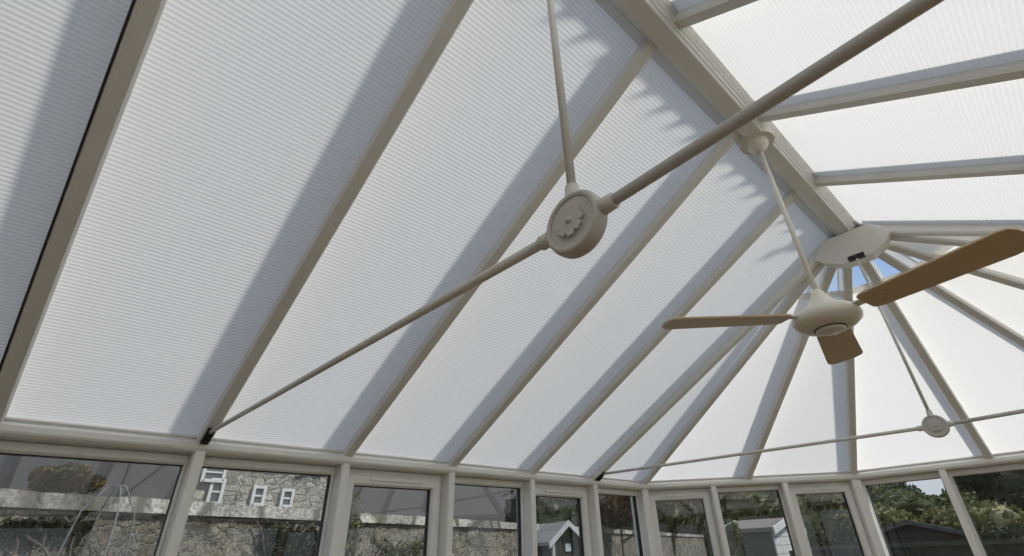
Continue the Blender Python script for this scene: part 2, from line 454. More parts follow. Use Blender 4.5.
# ---- eaves beams, walls and windows ---------------------------------------
def wall_frame(P, Q):
    """matrix: local x along P->Q, local y outwards, z up"""
    P, Q = V((*P, 0)), V((*Q, 0)); d = (Q - P).normalized(); o = V((-d.y, d.x, 0))
    M = Matrix(((d.x, o.x, 0, P.x), (d.y, o.y, 0, P.y), (0, 0, 1, 0), (0, 0, 0, 1)))
    return M, (Q - P).length
ctr = {'trim': 0, 'window': 0}
def nxt(k):
    ctr[k] += 1; return '%s_%d' % (k, ctr[k])
SILL = .62
YO = .040
def glazed_wall(P, Q, wname, nb, pattern, ext0=0, ext1=0, c0=0, c1=0):
    M, L = wall_frame(P, Q)
    # eaves beam: fascia with a small lip
    bm = bmesh.new()
    pr = [(0, .012), (.125, .012), (.125, -.054), (-.030, -.054), (-.036, -.050), (-.044, -.044), (-.048, -.036), (-.048, -.014), (-.040, -.006), (-.030, -.002), (-.022, .004)]
    # local (y outwards, z)
    a = [bm.verts.new(M @ V((-ext0, y, ZE + z))) for y, z in pr]; b = [bm.verts.new(M @ V((L + ext1, y, ZE + z))) for y, z in pr]
    for i in range(len(pr)):
        j = (i + 1) % len(pr); bm.faces.new((a[i], a[j], b[j], b[i]))
    bm.faces.new(a); bm.faces.new(list(reversed(b)))
    struct(obj(nxt('trim'), bm, PVC))
    # gutter line below the blinds, outside
    # dwarf wall
    bm = bmesh.new(); box(bm, (-ext0, -.02, 0), (L + ext1, .16, SILL - .03), M); struct(obj(wname, bm, PLASTER))
    bm = bmesh.new(); box(bm, (-ext0, -.06, SILL - .03), (L + ext1, .12, SILL), M); struct(obj(nxt('trim'), bm, PVC))
    w = L / nb
    for i in range(nb + 1):
        if i in (0, nb) : continue
        bm = bmesh.new()
        prp = [(-.024, .01), (-.024, -.032), (-.018, -.040), (.018, -.040), (.024, -.032), (.024, .01), (.024, .11), (-.024, .11)]
        x = i * w
        a = [bm.verts.new(M @ V((x + u, v, SILL))) for u, v in prp]; b = [bm.verts.new(M @ V((x + u, v, ZE - .048))) for u, v in prp]
        for k in range(8):
            j = (k + 1) % 8; bm.faces.new((a[k], a[j], b[j], b[k]))
        bm.faces.new(a); bm.faces.new(list(reversed(b)))
        struct(obj(nxt('trim'), bm, PVC))
    for i in range(nb):
        x0, x1 = i * w + (.024 if i else c0), (i + 1) * w - (.024 if i < nb - 1 else c1)
        z0, z1 = SILL, ZE - .055
        wn = sempty(nxt('window'))
        def ring(xa, xb, za, zb, t, y0, y1, ch=.006, ts=None):
            ts = t if ts is None else ts; y0 += YO; y1 += YO
            bm = bmesh.new()
            # mitred profile ring
            def rect(d, yy):
                e = d * ts / t
                return [bm.verts.new(M @ V(p)) for p in ((xa + e, yy, za + d), (xb - e, yy, za + d), (xb - e, yy, zb - d), (xa + e, yy, zb - d))]
            rs = [rect(0, y1), rect(0, y0 + ch), rect(ch, y0), rect(t - ch * 1.6, y0), rect(t, y0 + ch * 2), rect(t, y1)]
            for r in range(len(rs)):
                A, D = rs[r], rs[(r + 1) % len(rs)]
                for k in range(4):
                    j = (k + 1) % 4; bm.faces.new((A[k], A[j], D[j], D[k]))
            return bm
        fr = .044
        fs = .026 if pattern[i] else .013
        obj('window_frame', ring(x0, x1, z0, z1, fr, .0, .06, ts=fs), PVC, wn)
        gx = fs; gz = fr
        if pattern[i]:
            obj('sash', ring(x0 + fs - .010, x1 - fs + .010, z0 + fr - .012, z1 - fr + .012, .056, -.012, .05, ts=.054), PVC, wn)
            gx = fs + .044; gz = fr + .044
            bm = bmesh.new(); xm = (x0 + x1) / 2
            hw = w * .24
            box(bm, (xm - hw, -.022 + YO, z1 - fr + .012 - .030), (xm + hw, -.012 + YO, z1 - fr + .012 - .012), M)
            bevel(obj('trickle_vent', bm, PVC, wn), .002)
        bm = bmesh.new(); yg = .030 + YO
        bm.faces.new([bm.verts.new(M @ V(p)) for p in ((x0 + gx - .004, yg, z0 + gz - .004), (x1 - gx + .004, yg, z0 + gz - .004), (x1 - gx + .004, yg, z1 - gz + .004), (x0 + gx - .004, yg, z1 - gz + .004))])
        obj('glass_pane', bm, GLASS, wn)
        bm = bmesh.new()
        g = .004
        for (a, b) in (((x0 + gx - g, z0 + gz), (x0 + gx + .003, z1 - gz)), ((x1 - gx - .003, z0 + gz), (x1 - gx + g, z1 - gz)), ((x0 + gx, z1 - gz - .003), (x1 - gx, z1 - gz + g))):
            box(bm, (a[0], .018 + YO, a[1]), (b[0], .052 + YO, b[1]), M)
        obj('glazing_gasket', bm, RUBBER, wn)
    return M, L
glazed_wall((0, YB), (0, 6 * B), 'wall_left', 8, [0, 0, 0, 0, 1, 0, 1, 0], 0, .0, c1=.03)
glazed_wall(FEET[0], FEET[1], 'wall_far_left', 3, [1, 0, 1], c0=.03, c1=.03)
glazed_wall(FEET[1], FEET[2], 'wall_far', 3, [0, 0, 1], c0=.034, c1=.034)
glazed_wall(FEET[2], FEET[3], 'wall_far_right', 3, [1, 0, 1], c0=.03, c1=.03)
glazed_wall((W, 6 * B), (W, YB), 'wall_right', 8, [0, 1, 0, 0, 1, 0, 0, 0], c0=.03)
# corner posts
for i, (x, y) in enumerate(FEET):
    cx, cy = AX, 3.0
    d = V((x - cx, y - cy, 0)).normalized()
    bm = bmesh.new()
    s = V((-d.y, d.x, 0))
    half_ = .040
    pts = [(-.046, .0), (-.030, -.040), (.030, -.040), (.046, 0), (.075, .12), (-.075, .12)]
    lo = [bm.verts.new(V((x, y, SILL - .6)) + s * u + d * v) for u, v in pts]
    hi = [bm.verts.new(V((x, y, ZE - .046)) + s * u + d * v) for u, v in pts]
    for k in range(6):
        j = (k + 1) % 6; bm.faces.new((lo[k], lo[j], hi[j], hi[k]))
    bm.faces.new(lo); bm.faces.new(list(reversed(hi)))
    struct(obj(nxt('trim'), bm, PVC))
# corner blocks joining the eaves beams
# floor and house wall
bm = bmesh.new()
prism(bm, [(-.1, YB), (W + .1, YB), (W + .1, 6 * B), (FEET[2][0], FEET[2][1] + .1), (FEET[1][0], FEET[1][1] + .1), (-.1, 6 * B)], -.05, 0)
struct(obj('floor', bm, FLOORM))
bm = bmesh.new(); box(bm, (-.2, YB - .3, -.04), (W + .2, YB - .001, 3.7)); struct(obj('wall_back', bm, PLASTER))

# ------------------------------------------------------------------ tie rods
def flower(bm, M):
    for k in range(8):
        t = 2 * PI * k / 8
        R = M @ Matrix.Rotation(t, 4, 'Z')
        pts = [(.005, -.0022), (.014, -.0062), (.021, -.0076), (.0255, -.004), (.0245, 0), (.0255, .004), (.021, .0076), (.014, .0062), (.005, .0022)]
        prism(bm, pts, 0, .0055, R)
    lathe(bm, [(.0065, 0), (.0062, .006), (.004, .009), (0, .0095)], M, 14)
def tie_rod(n, label, zboss, rad, xoff, rtop, rtrod, topz, ytop):
    y = n * B
    t = thing('tie_rod', label, 'tie rod', 'tie rods across the roof', loc=(AX, y, ZE))
    bc = V((xoff, 0, zboss))
    zl = .024
    L_, R_ = V((-AX + .055, 0.0, zl)), V((AX - .055, 0.0, zl))
    top = V((0, ytop, topz))
    rr = rtrod
    for end in (L_, R_):
        d = (end - bc).normalized()
        bm = bmesh.new(); tube(bm, bc + d * (rad - .006), end, rr * .92, n=16); r = obj('rod', bm, ROD, t, smooth=False)
        for p in r.data.polygons: p.use_smooth = len(p.vertices) == 4
        bm = bmesh.new(); tube(bm, bc + d * (rad - .008), bc + d * (rad + .022), rr * 1.38, rr * 1.3, n=18)
        s = obj('collar', bm, ROD, t)
        for p in s.data.polygons: p.use_smooth = len(p.vertices) == 4
        # black end bracket on the rafter
        sg = -1 if end.x < 0 else 1
        bm = bmesh.new()
        ax = V((sg * -math.cos(alpha), 0, math.sin(alpha)))
        up = V((sg * math.sin(alpha), 0, math.cos(alpha)))
        base = V((sg * AX - sg * .012, 0, .006))
        sweep(bm, base + ax * .030, base + ax * .128, up, [(-.016, -.034), (.016, -.034), (.016, -.048), (-.016, -.048)])
        sweep(bm, base + ax * .04, base + ax * .085, up, [(-.006, -.045), (.006, -.045), (.006, -.058), (-.006, -.058)])
        obj('end_bracket', bm, BLACK, t, label='black bracket at the rod end')
    d = (top - bc).normalized()
    bm = bmesh.new(); tube(bm, bc + d * (rad - .006), top, rr * .8, n=14); r = obj('hanger_rod', bm, ROD, t)
    for p in r.data.polygons: p.use_smooth = len(p.vertices) == 4
    bm = bmesh.new(); tube(bm, bc + d * (rad - .008), bc + d * (rad + .022), rr * 1.45, rr * 1.2, n=16); obj('collar', bm, ROD, t)
    # the rosette
    M = Matrix.Translation(bc) @ Matrix.Rotation(PI / 2, 4, 'X')
    bm = bmesh.new()
    q = rad
    h = .012
    prof = [(0, -h), (q * .80, -h), (q * .80, -h - .0025), (q * .86, -h - .004), (q * .93, -h - .003), (q * .98, -h + .001), (q, -h + .007),
            (q, h - .007), (q * .98, h - .001), (q * .93, h + .003), (q * .86, h + .004), (q * .80, h + .0025), (q * .80, h), (0, h)]
    lathe(bm, prof, M, 48)
    o = obj('rosette', bm, BOSS, t)
    for p in o.data.polygons: p.use_smooth = False
    for rr_ in (0, PI):
        bm = bmesh.new(); flower(bm, M @ Matrix.Rotation(rr_, 4, 'X') @ Matrix.Translation((0, 0, h)) @ Matrix.Scale(1.15, 4))
        obj('flower_ornament', bm, BOSS, o)
    return t
tie_rod(1, 'near white tie rod with large flower rosette hanging in front of the blinds', -.043, .058, .036, 0, .0102, HR - .05, .02)
tie_rod(5, 'far thin white tie rod with small rosette crossing below the end blinds', -.012, .057, .015, 0, .0105, HR - .205, -.045)

# ------------------------------------------------------------------ ceiling fan
FX, FY = AX, 2.205
FZ = .232
fan = thing('ceiling_fan', 'cream ceiling fan with three pale wood blades hanging from the ridge', 'ceiling fan', loc=(FX, FY, ZE))
DZ = Matrix.Translation((0, 0, -.03))
bm = bmesh.new(); lathe(bm, [(.0, HR - .010), (.078, HR - .010), (.082, HR - .036), (.078, HR - .058), (0, HR - .060)], n=36)
CX = -.016
o = obj('mounting_plate', bm, FANW, fan, smooth=False); o.location.x = CX
bm = bmesh.new(); lathe(bm, [(.0, HR - .05), (.047, HR - .05), (.050, HR - .064), (.047, HR - .078), (.036, HR - .096), (.023, HR - .104), (.021, HR - .112), (.0, HR - .114)], n=32)
obj('canopy', bm, FANW, fan, smooth=True).location.x = CX
bm = bmesh.new(); tube(bm, (CX, 0, HR - .105), (0, 0, .33), .0105, n=16); o = obj('down_rod', bm, FANW, fan)
for p in o.data.polygons: p.use_smooth = len(p.vertices) == 4
bm = bmesh.new()
lathe(bm, [(0, .385), (.014, .385), (.020, .378), (.03, .355), (.048, .328), (.062, .312), (.074, .300), (.10, .292), (.117, .279), (.122, .262), (.118, .245), (.098, .229), (.075, .2215), (.05, .219), (0, .219)], DZ, n=48)
obj('motor_housing', bm, FANW, fan, smooth=True)
bm = bmesh.new()
lathe(bm, [(0, .2195), (.05, .2195), (.052, .214), (.048, .209), (.02, .206), (0, .2055)], DZ, n=36)
obj('bottom_cap', bm, FANW, fan, smooth=True)
bm = bmesh.new(); lathe(bm, [(.0525, .2205), (.0565, .2215), (.0565, .2165), (.0525, .2170)], DZ, n=36)
obj('dark_seam', bm, RUBBER, fan)
bm = bmesh.new(); tube(bm, (.012, .0, .179), (.012, .0, .160), .0035, .0028, n=10)
obj('pull_switch', bm, FANW, fan)
for ang in (-134, -15, 101):
    R = Matrix.Rotation(math.radians(ang), 4, 'Z')
    pit = Matrix.Rotation(math.radians(-9), 4, 'X')
    T = R @ Matrix.Translation((0, 0, FZ + .004)) @ pit
    bm = bmesh.new()
    outline = [(.150, -.048), (.158, -.056), (.175, -.064), (.585, -.078), (.608, -.072), (.622, -.048), (.628, -.01), (.626, .02), (.616, .056), (.598, .073), (.565, .078), (.175, .063), (.158, .054), (.150, .046)]
    prism(bm, outline, -.004, .004, T)
    blade = bevel(obj('blade', bm, BLADE, fan, label='pale brown wooden blade'), .0015, 2)
    bm = bmesh.new()
    box(bm, (.095, -.018, .004), (.21, .018, .009), T)
    bx = [(.185, -.040), (.235, -.030), (.235, .030), (.185, .040)]
    prism(bm, bx, .0035, .0075, T)
    obj('blade_iron', bm, FANW, fan)
    for (u, v) in ((.20, -.025), (.20, .025), (.222, 0)):
        bm = bmesh.new()
        lathe(bm, [(0, -.0045), (.0035, -.0042), (.0042, -.003)], T @ Matrix.Translation((u, v, 0)), 8)
        obj('screw', bm, SCREW, blade)

# ------------------------------------------------------------------ outdoors
F = 485.558
Rm = None
def set_cam():
    global Rm
    yaw, pit, rol = 0.7960, 0.5260, -0.0410
    yaw, pit, rol = CAMROT
    fw = V((-math.sin(yaw) * math.cos(pit), math.cos(yaw) * math.cos(pit), math.sin(pit)))
    r = fw.cross(V((0, 0, 1))).normalized(); u = r.cross(fw)
    r2 = r * math.cos(rol) + u * math.sin(rol); u2 = -r * math.sin(rol) + u * math.cos(rol)
    return fw, r2, u2
CAMROT = (0.796089, 0.526347, -0.040785)
fw, rv, uv = set_cam()
PPX, PPY = 531.142, 270.667
def at(px, py, D):
    """point seen at this place of the picture, D metres away along the ground"""
    d = fw * F + rv * (px - PPX) - uv * (py - PPY)
    return CAM + d * (D / math.hypot(d.x, d.y))

bm = bmesh.new(); box(bm, (-60, -40, -.30), (60, 75, -.06)); g = struct(obj('ground', bm, GRASS))
# garden wall
wd = V((-.349, .937, 0)).normalized(); wo = V((-wd.y, wd.x, 0))
wp = V((-4.3, -.03, 0))
WT = CAM.z + .70
gw = thing('garden_wall', 'long old rubble stone garden wall with pale coping outside the left windows', 'wall', loc=wp)
def wall_mesh(t0, t1, z0, z1, d0, d1, jz, seg, rows, seed):
    rnd = random.Random(seed); bm = bmesh.new()
    nx = int((t1 - t0) / seg); cols = []
    for i in range(nx + 1):
        t = t0 + (t1 - t0) * i / nx; row = []
        for j in range(rows + 1):
            z = z0 + (z1 - z0) * j / rows
            row.append(bm.verts.new(wd * t + wo * (d0 + rnd.uniform(-jz, jz)) + V((0, 0, z + (rnd.uniform(-jz, jz) if j == rows else 0)))))
        row.append(bm.verts.new(wd * t + wo * d1 + V((0, 0, z1))))
        row.append(bm.verts.new(wd * t + wo * d1 + V((0, 0, z0))))
        cols.append(row)
    for a, b in zip(cols[:-1], cols[1:]):
        for j in range(len(a) - 1):
            bm.faces.new((a[j], a[j + 1], b[j + 1], b[j]))
    bm.faces.new(cols[0]); bm.faces.new(list(reversed(cols[-1])))
    return bm
obj('wall_face', wall_mesh(-7, 40, -.1, WT - .15, 0.03, .45, .018, .16, 12, 3), STONE, gw)
obj('coping', wall_mesh(-7, 40, WT - .15, WT, -.03, .52, .010, .22, 1, 4), COPING, gw)

def foliage(bm, c, rad, n, size, rnd, shell=.55):
    for _ in range(n):
        while True:
            p = V((rnd.uniform(-1, 1), rnd.uniform(-1, 1), rnd.uniform(-1, 1)))
            if shell < p.length < 1: break
        q = V((c[0] + p.x * rad[0], c[1] + p.y * rad[1], c[2] + p.z * rad[2]))
        s = size * rnd.uniform(.5, 1.3)
        a = V((rnd.gauss(0, 1), rnd.gauss(0, 1), rnd.gauss(0, 1))).normalized(); b = a.orthogonal().normalized()
        c1 = a.cross(b)
        vs = [bm.verts.new(q + b * (s * u) + c1 * (s * v * .55) + a * (s * w)) for u, v, w in ((-1, 0, 0), (0, -1, .15), (1, 0, 0), (0, 1, .15))]
        bm.faces.new(vs)
def tree(name, label, cat, group, px, py, D, rpx, rpy, mat_, n=1400, size=.09, blobs=5, seed=1, shell=.5, loose=1.0):
    """a crown of leafy lumps round the point seen at px,py"""
    rnd = random.Random(seed)
    c = at(px, py, D); sc = D / F
    rx, rz = rpx * sc, rpy * sc
    base = V((c.x, c.y, -.08))
    t = thing(name, label, cat, group, loc=base)
    bm = bmesh.new(); core = bmesh.new()
    lumps = [(V((0, 0, c.z + .08)), V((rx, rx * .8, rz)) * .78)]
    for k in range(blobs):
        a = 2 * PI * k / blobs + rnd.uniform(-.4, .4)
        off = V((math.cos(a) * rx * .62, math.sin(a) * rx * .45, rnd.uniform(-.45, .55) * rz))
        lumps.append((V((0, 0, c.z + .08)) + off, V((rx, rx * .8, rz)) * rnd.uniform(.42, .58)))
    for o, r in lumps:
        foliage(bm, o, r, int(n / len(lumps)), size, rnd, shell)
        if loose >= 1:
            ic = bmesh.ops.create_icosphere(core, subdivisions=2, radius=1)
            for v in ic['verts']:
                v.co = V((v.co.x * r.x, v.co.y * r.y, v.co.z * r.z)) * (.80 + rnd.uniform(-.10, .10)) + o
    obj('leaves', bm, mat_, t)
    if loose >= 1: obj('inner_foliage', core, mat_, t)
    else: core.free()
    bm = bmesh.new()
    top = V((0, 0, c.z + .08 + (rz * .3 if loose < 1 else 0)))
    tube(bm, (0, 0, 0), top, max(.03, rx * .045), max(.012, rx * .02), n=8)
    for k in range(6 if loose >= 1 else 16):
        a = rnd.uniform(0, 2 * PI); s = V((0, 0, c.z * rnd.uniform(.5, 1.0)))
        tube(bm, s, s + V((math.cos(a) * rx * .7, math.sin(a) * rx * .7, rz * rnd.uniform(.3, .8))), max(.02, rx * .02), .006, n=5)
    obj('trunk', bm, BARK, t)
    return t

# --- houses behind the wall -------------------------------------------------
def gable_box(bm_wall, bm_roof, L_, D_, hw, hr, ov=.25, th=.10):
    """walls with gables on the local x ends; roof ridge along x"""
    pts = [(-D_ / 2, 0), (D_ / 2, 0), (D_ / 2, hw), (0, hr), (-D_ / 2, hw)]
    Mx = Matrix(((0, 0, 1, 0), (1, 0, 0, 0), (0, 1, 0, 0), (0, 0, 0, 1)))
    prism(bm_wall, pts, -L_ / 2, L_ / 2, Mx)
    k = (hr - hw) / (D_ / 2)
    for s in (-1, 1):
        e = D_ / 2 + ov
        p = [(0, hr + .01), (s * e, hr - k * e + .01), (s * e, hr - k * e + .01 + th), (0, hr + .01 + th)]
        if s > 0: p = p[::-1]
        prism(bm_roof, p, -L_ / 2 - ov, L_ / 2 + ov, Mx)

def place(o, p, rot): o.location = p; o.rotation_euler = (0, 0, rot)
def heading(a, b): return math.atan2((b - a).y, (b - a).x)

wang = math.atan2(wd.y, wd.x)
# stone house with white windows, seen through the second window
pa, pb = at(180, 500, 15), at(345, 505, 16.5)
cpt = (pa + pb) / 2; cpt.z = -.08
hl = (pb - pa).length
hs = thing('house', 'pale stone house with white sash windows rising behind the garden wall', 'house', loc=cpt)
hrot = heading(pa, pb); hs.rotation_euler = (0, 0, hrot)
bw, br = bmesh.new(), bmesh.new()
gable_box(bw, br, hl, 6, 7.2, 9.6)
for v in list(bw.verts) + list(br.verts): v.co.y += 3
obj('house_walls', bw, HOUSESTONE, hs); obj('house_roof', br, SLATE, hs)
Minv = (Matrix.Translation(cpt) @ Matrix.Rotation(hrot, 4, 'Z')).inverted()
def on_facade(px, py):
    d = fw * F + rv * (px - PPX) - uv * (py - PPY)
    o2 = Minv @ CAM; d2 = Minv.to_3x3() @ d
    k = -o2.y / d2.y
    return o2 + d2 * k
for (xa, ya, xb, yb) in ((208, 482, 222, 502), (203, 466, 224, 479), (252, 489, 263, 503), (281, 492, 291, 505), (300, 455, 309, 470)):
    a = on_facade(xa, yb); b = on_facade(xb, ya)
    w_, h_ = b.x - a.x, b.z - a.z
    wf = bmesh.new(); t_ = .07
    for lo, hi in (((a.x - t_, -.08, a.z - t_), (a.x, .02, b.z + t_)), ((b.x, -.08, a.z - t_), (b.x + t_, .02, b.z + t_)), ((a.x, -.08, b.z), (b.x, .02, b.z + t_)), ((a.x, -.12, a.z - t_), (b.x, .02, a.z)),
                   ((a.x, -.06, (a.z + b.z) / 2 - .02), (b.x, .02, (a.z + b.z) / 2 + .02))):
        box(wf, lo, hi)
    fo = obj('window', wf, WHITEPAINT, hs)
    bp = bmesh.new(); box(bp, (a.x, -.03, a.z), (b.x, .01, b.z)); obj('pane', bp, DARKGLASS, fo)
bm = bmesh.new()
p1 = on_facade(212, 459); p2 = on_facade(330, 468)
box(bm, (p1.x, -.12, p1.z - .06), (p2.x, .02, p1.z + .06)); obj('string_course', bm, HOUSESTONE, hs)

def slate_building(pxa, pxb, py, Da, Db, label, hw, hr, depth=8):
    a, b = at(pxa, py, Da), at(pxb, py, Db)
    c = (a + b) / 2; c.z = -.08
    t = thing('outbuilding', label, 'building', 'slate roofed buildings behind the wall', loc=c); rot = heading(a, b)
    t.rotation_euler = (0, 0, rot)
    w1, r1 = bmesh.new(), bmesh.new()
    gable_box(w1, r1, (b - a).length, depth, hw, hr)
    for v in list(w1.verts) + list(r1.verts): v.co.y += depth / 2
    obj('building_walls', w1, HOUSESTONE, t); obj('building_roof', r1, SLATE, t)
    return t
slate_building(-140, 176, 500, 12, 12.5, 'low dark slate roofed building behind the wall, seen in leftmost window', 2.2, 7.5)
slate_building(338, 556, 515, 19, 28, 'dark slate roofed building behind the wall, seen right of the stone house', 2.0, 9.5)

# --- sheds ----------------------------------------------------------------------
def shed(label, cat, front, rear, width, zr, ze, mats, ov=.12, barge=True, siding=True, group=None, name='garden_shed'):
    """front/rear: the ends of the ridge on the ground plan"""
    rot = heading(rear, front); L_ = (V((front.x, front.y, 0)) - V((rear.x, rear.y, 0))).length
    c = (front + rear) / 2; c = V((c.x, c.y, -.08))
    t = thing(name, label, cat, group, loc=c); t.rotation_euler = (0, 0, rot)
    w1, r1 = bmesh.new(), bmesh.new()
    hr, hw = zr + .08 - .06, ze + .08
    pts = [(-width / 2, 0), (width / 2, 0), (width / 2, hw), (0, hr), (-width / 2, hw)]
    Mx = Matrix(((0, 0, 1, 0), (1, 0, 0, 0), (0, 1, 0, 0), (0, 0, 0, 1)))
    prism(w1, pts, -L_ / 2 + ov, L_ / 2 - ov, Mx)
    k = (hr - hw) / (width / 2)
    for s in (-1, 1):
        e = width / 2 + ov
        p = [(0, hr), (s * e, hr - k * e), (s * e, hr - k * e + .05), (0, hr + .05)]
        if s > 0: p = p[::-1]
        prism(r1, p, -L_ / 2, L_ / 2, Mx)
    obj('shed_walls', w1, mats[0], t); obj('shed_roof', r1, mats[1], t)
    if barge:
        for xs in (-L_ / 2 - .012, L_ / 2 + .012):
            bb = bmesh.new()
            for s in (-1, 1):
                e = width / 2 + ov + .02
                p = [(0, hr - .03), (s * e, hr - k * e - .03), (s * e, hr - k * e + .055), (0, hr + .055)]
                if s > 0: p = p[::-1]
                prism(bb, p, xs - .012, xs + .012, Mx)
            obj('bargeboard', bb, WHITEPAINT, t)
    g1 = bmesh.new()
    if siding:   # white boarded gable front with overlapping boards
        z = .1; 
        while z < hr - .12:
            half = width / 2 - .01 if z < hw else max(.05, (hr - z - .10) / k)
            half = min(half, width / 2 - .01)
            box(g1, (L_ / 2 - ov, -half, z), (L_ / 2 - ov + .018, half, z + .095))
            z += .10
        obj('front_boards', g1, mats[2], t)
    return t, L_, hr, hw
# summerhouse with white trim
fa = at(568, 520, 9.0); ra = at(543, 522.5, 9.0 * 1.0)
dirr = (at(543, 522, 9.75) - fa); dirr.z = 0; dirr.normalize()
t, L_, hr, hw = shed('small summerhouse with white bargeboards and pale shingle roof beyond the windows', 'summerhouse', fa, fa + dirr * .85, .60, fa.z, at(553, 543, 8.6).z + .02, (DARKWOOD, GREYWOOD, DARKWOOD), .06, True, False, None, 'summerhouse')
bm = bmesh.new(); box(bm, (L_ / 2 - .06, -.30, 0), (L_ / 2 - .01, -.27, hw)); obj('corner_post', bm, WHITEPAINT, t)
bm = bmesh.new(); box(bm, (L_ / 2 - .06, .27, 0), (L_ / 2 - .01, .30, hw)); obj('corner_post', bm, WHITEPAINT, t)
bm = bmesh.new(); box(bm, (L_ / 2 - .07, -.05, hw - .14), (L_ / 2 - .045, .05, hw - .03)); obj('window', bm, WHITEPAINT, t)
# brown roofed shed
fa = at(786, 516.5, 8.6); ra = at(735, 520.5, 8.85)
shed('garden shed with brown felt roof and white boarded gable end', 'shed', fa, ra, 1.2, fa.z, at(780, 530, 8.0).z, (OLIVEWOOD, ROOFFELT, WHITEPAINT), .06, True, True, 'garden sheds')
# dark shed
fa = at(905, 519, 8.6); dd = (at(920, 521, 10.6) - fa); dd.z = 0; dd.normalize()
shed('black boarded shed with grey roof showing below the trees at right', 'shed', fa, fa + dd * 1.2, 1.15, fa.z, at(946, 537, 8.6).z, (DARKWOOD, DARKFELT, DARKWOOD), .08, False, True, 'garden sheds')
# fence in front of the end garden
fc = thing('garden_fence', 'dark low board fence with pale top rail outside the right hand windows', 'fence', loc=at(905, 545, 7.2) * 1.0)
fo = fc.location.copy(); fc.location.z = -.08
p0, p1 = at(790, 538, 7.6), at(1075, 549.5, 7.4)
ztop = (p0.z + p1.z) / 2 + .08
q0 = V((p0.x - fo.x, p0.y - fo.y, 0)); q1 = V((p1.x - fo.x, p1.y - fo.y, 0))
bm = bmesh.new(); sweep(bm, q0 + V((0, 0, ztop / 2)), q1 + V((0, 0, ztop / 2)), (0, 0, 1), [(-.012, -ztop / 2), (.012, -ztop / 2), (.012, ztop / 2 - .04), (-.012, ztop / 2 - .04)]); obj('fence_boards', bm, DARKWOOD, fc)
bm = bmesh.new(); sweep(bm, q0 + V((0, 0, ztop)), q1 + V((0, 0, ztop)), (0, 0, 1), [(-.04, -.035), (.04, -.035), (.04, 0), (-.04, 0)]); obj('top_rail', bm, OLIVEWOOD, fc)
for k in range(5):
    q = q0.lerp(q1, k / 4)
    bm = bmesh.new(); box(bm, (q.x - .04, q.y - .04, 0), (q.x + .04, q.y + .04, ztop - .035)); obj('fence_post', bm, DARKWOOD, fc)

# --- trees and shrubs ----------------------------------------------------------
G = 'garden trees and shrubs'
TR = [('shrub', 'russet and green shrub above the wall right of the summerhouse', 'shrub', 618, 505, 21, 26, 24, LEAF_BROWN, 3200, 5),
      ('tree', 'dark evergreen behind the summerhouse', 'tree', 562, 508, 40, 38, 14, LEAF_DARK, 3000, 5),
      ('shrub', 'dark green shrub at the left edge of the corner window', 'shrub', 664, 518, 33, 22, 16, LEAF_GREEN, 2600, 5),
      ('shrub', 'pale variegated shrub in the narrow corner window', 'shrub', 697, 510, 44, 24, 24, LEAF_VAR, 3800, 6),
      ('shrub', 'yellow green shrub behind the brown roofed shed', 'shrub', 744, 502, 15, 34, 20, LEAF_YEL, 4000, 6),
      ('shrub', 'pale green bush beside the left end of the brown roofed shed', 'shrub', 729, 546, 7.6, 10, 16, LEAF_YEL, 1600, 4),
      ('shrub', 'green shrub seen in the vented window of the end facet', 'shrub', 816, 520, 12, 30, 24, LEAF_YEL, 4000, 6),
      ('shrub', 'bright green bush left of the upright corner post', 'shrub', 850, 512, 17, 28, 26, LEAF_GREEN, 4000, 6),
      ('tree', 'tall dark tree above the black shed', 'tree', 874, 497, 25, 32, 19, LEAF_DARK, 4500, 6),
      ('shrub', 'light green bush left of the black shed roof', 'shrub', 882, 524, 12.6, 22, 18, LEAF_YEL, 3000, 5),
      ('tree', 'broad green tree behind the black shed', 'tree', 925, 516, 19, 44, 18, LEAF_GREEN, 5500, 7),
      ('shrub', 'green bush right of the slanting mullion', 'shrub', 988, 524, 13, 34, 18, LEAF_YEL, 5000, 6),
      ('tree', 'very dark evergreen filling the top right window corner', 'tree', 1026, 490, 17, 34, 26, LEAF_DARK, 4500, 6),
      ('shrub', 'dark bush at the right edge below the evergreen', 'shrub', 1022, 545, 10, 30, 15, LEAF_DARK, 3000, 5),
      ('tree', 'dark tree mass behind the corner window shrubs', 'tree', 700, 506, 66, 62, 20, LEAF_DARK, 3000, 6),
      ('shrub', 'russet leafy shrub against the slate roof in the leftmost window', 'shrub', 66, 480, 8.2, 24, 10, LEAF_BROWN, 2600, 5),
      ('tree', 'dark tree behind the end facet shrubs', 'tree', 800, 506, 31, 62, 15, LEAF_DARK, 3500, 6)]
for i, (nm, lab, cat, px, py, D, rx, ry, m_, n_, b_) in enumerate(TR):
    tree(nm, lab, cat, G, px, py, D, rx, ry, m_, n_, D * .0052, b_, seed=20 + i)
tree('tree', 'sparse thin-leaved tree standing against the white sky at right', 'tree', G, 972, 494, 36, 16, 17, LEAF_DARK, 700, .16, 5, seed=77, shell=.1, loose=0)
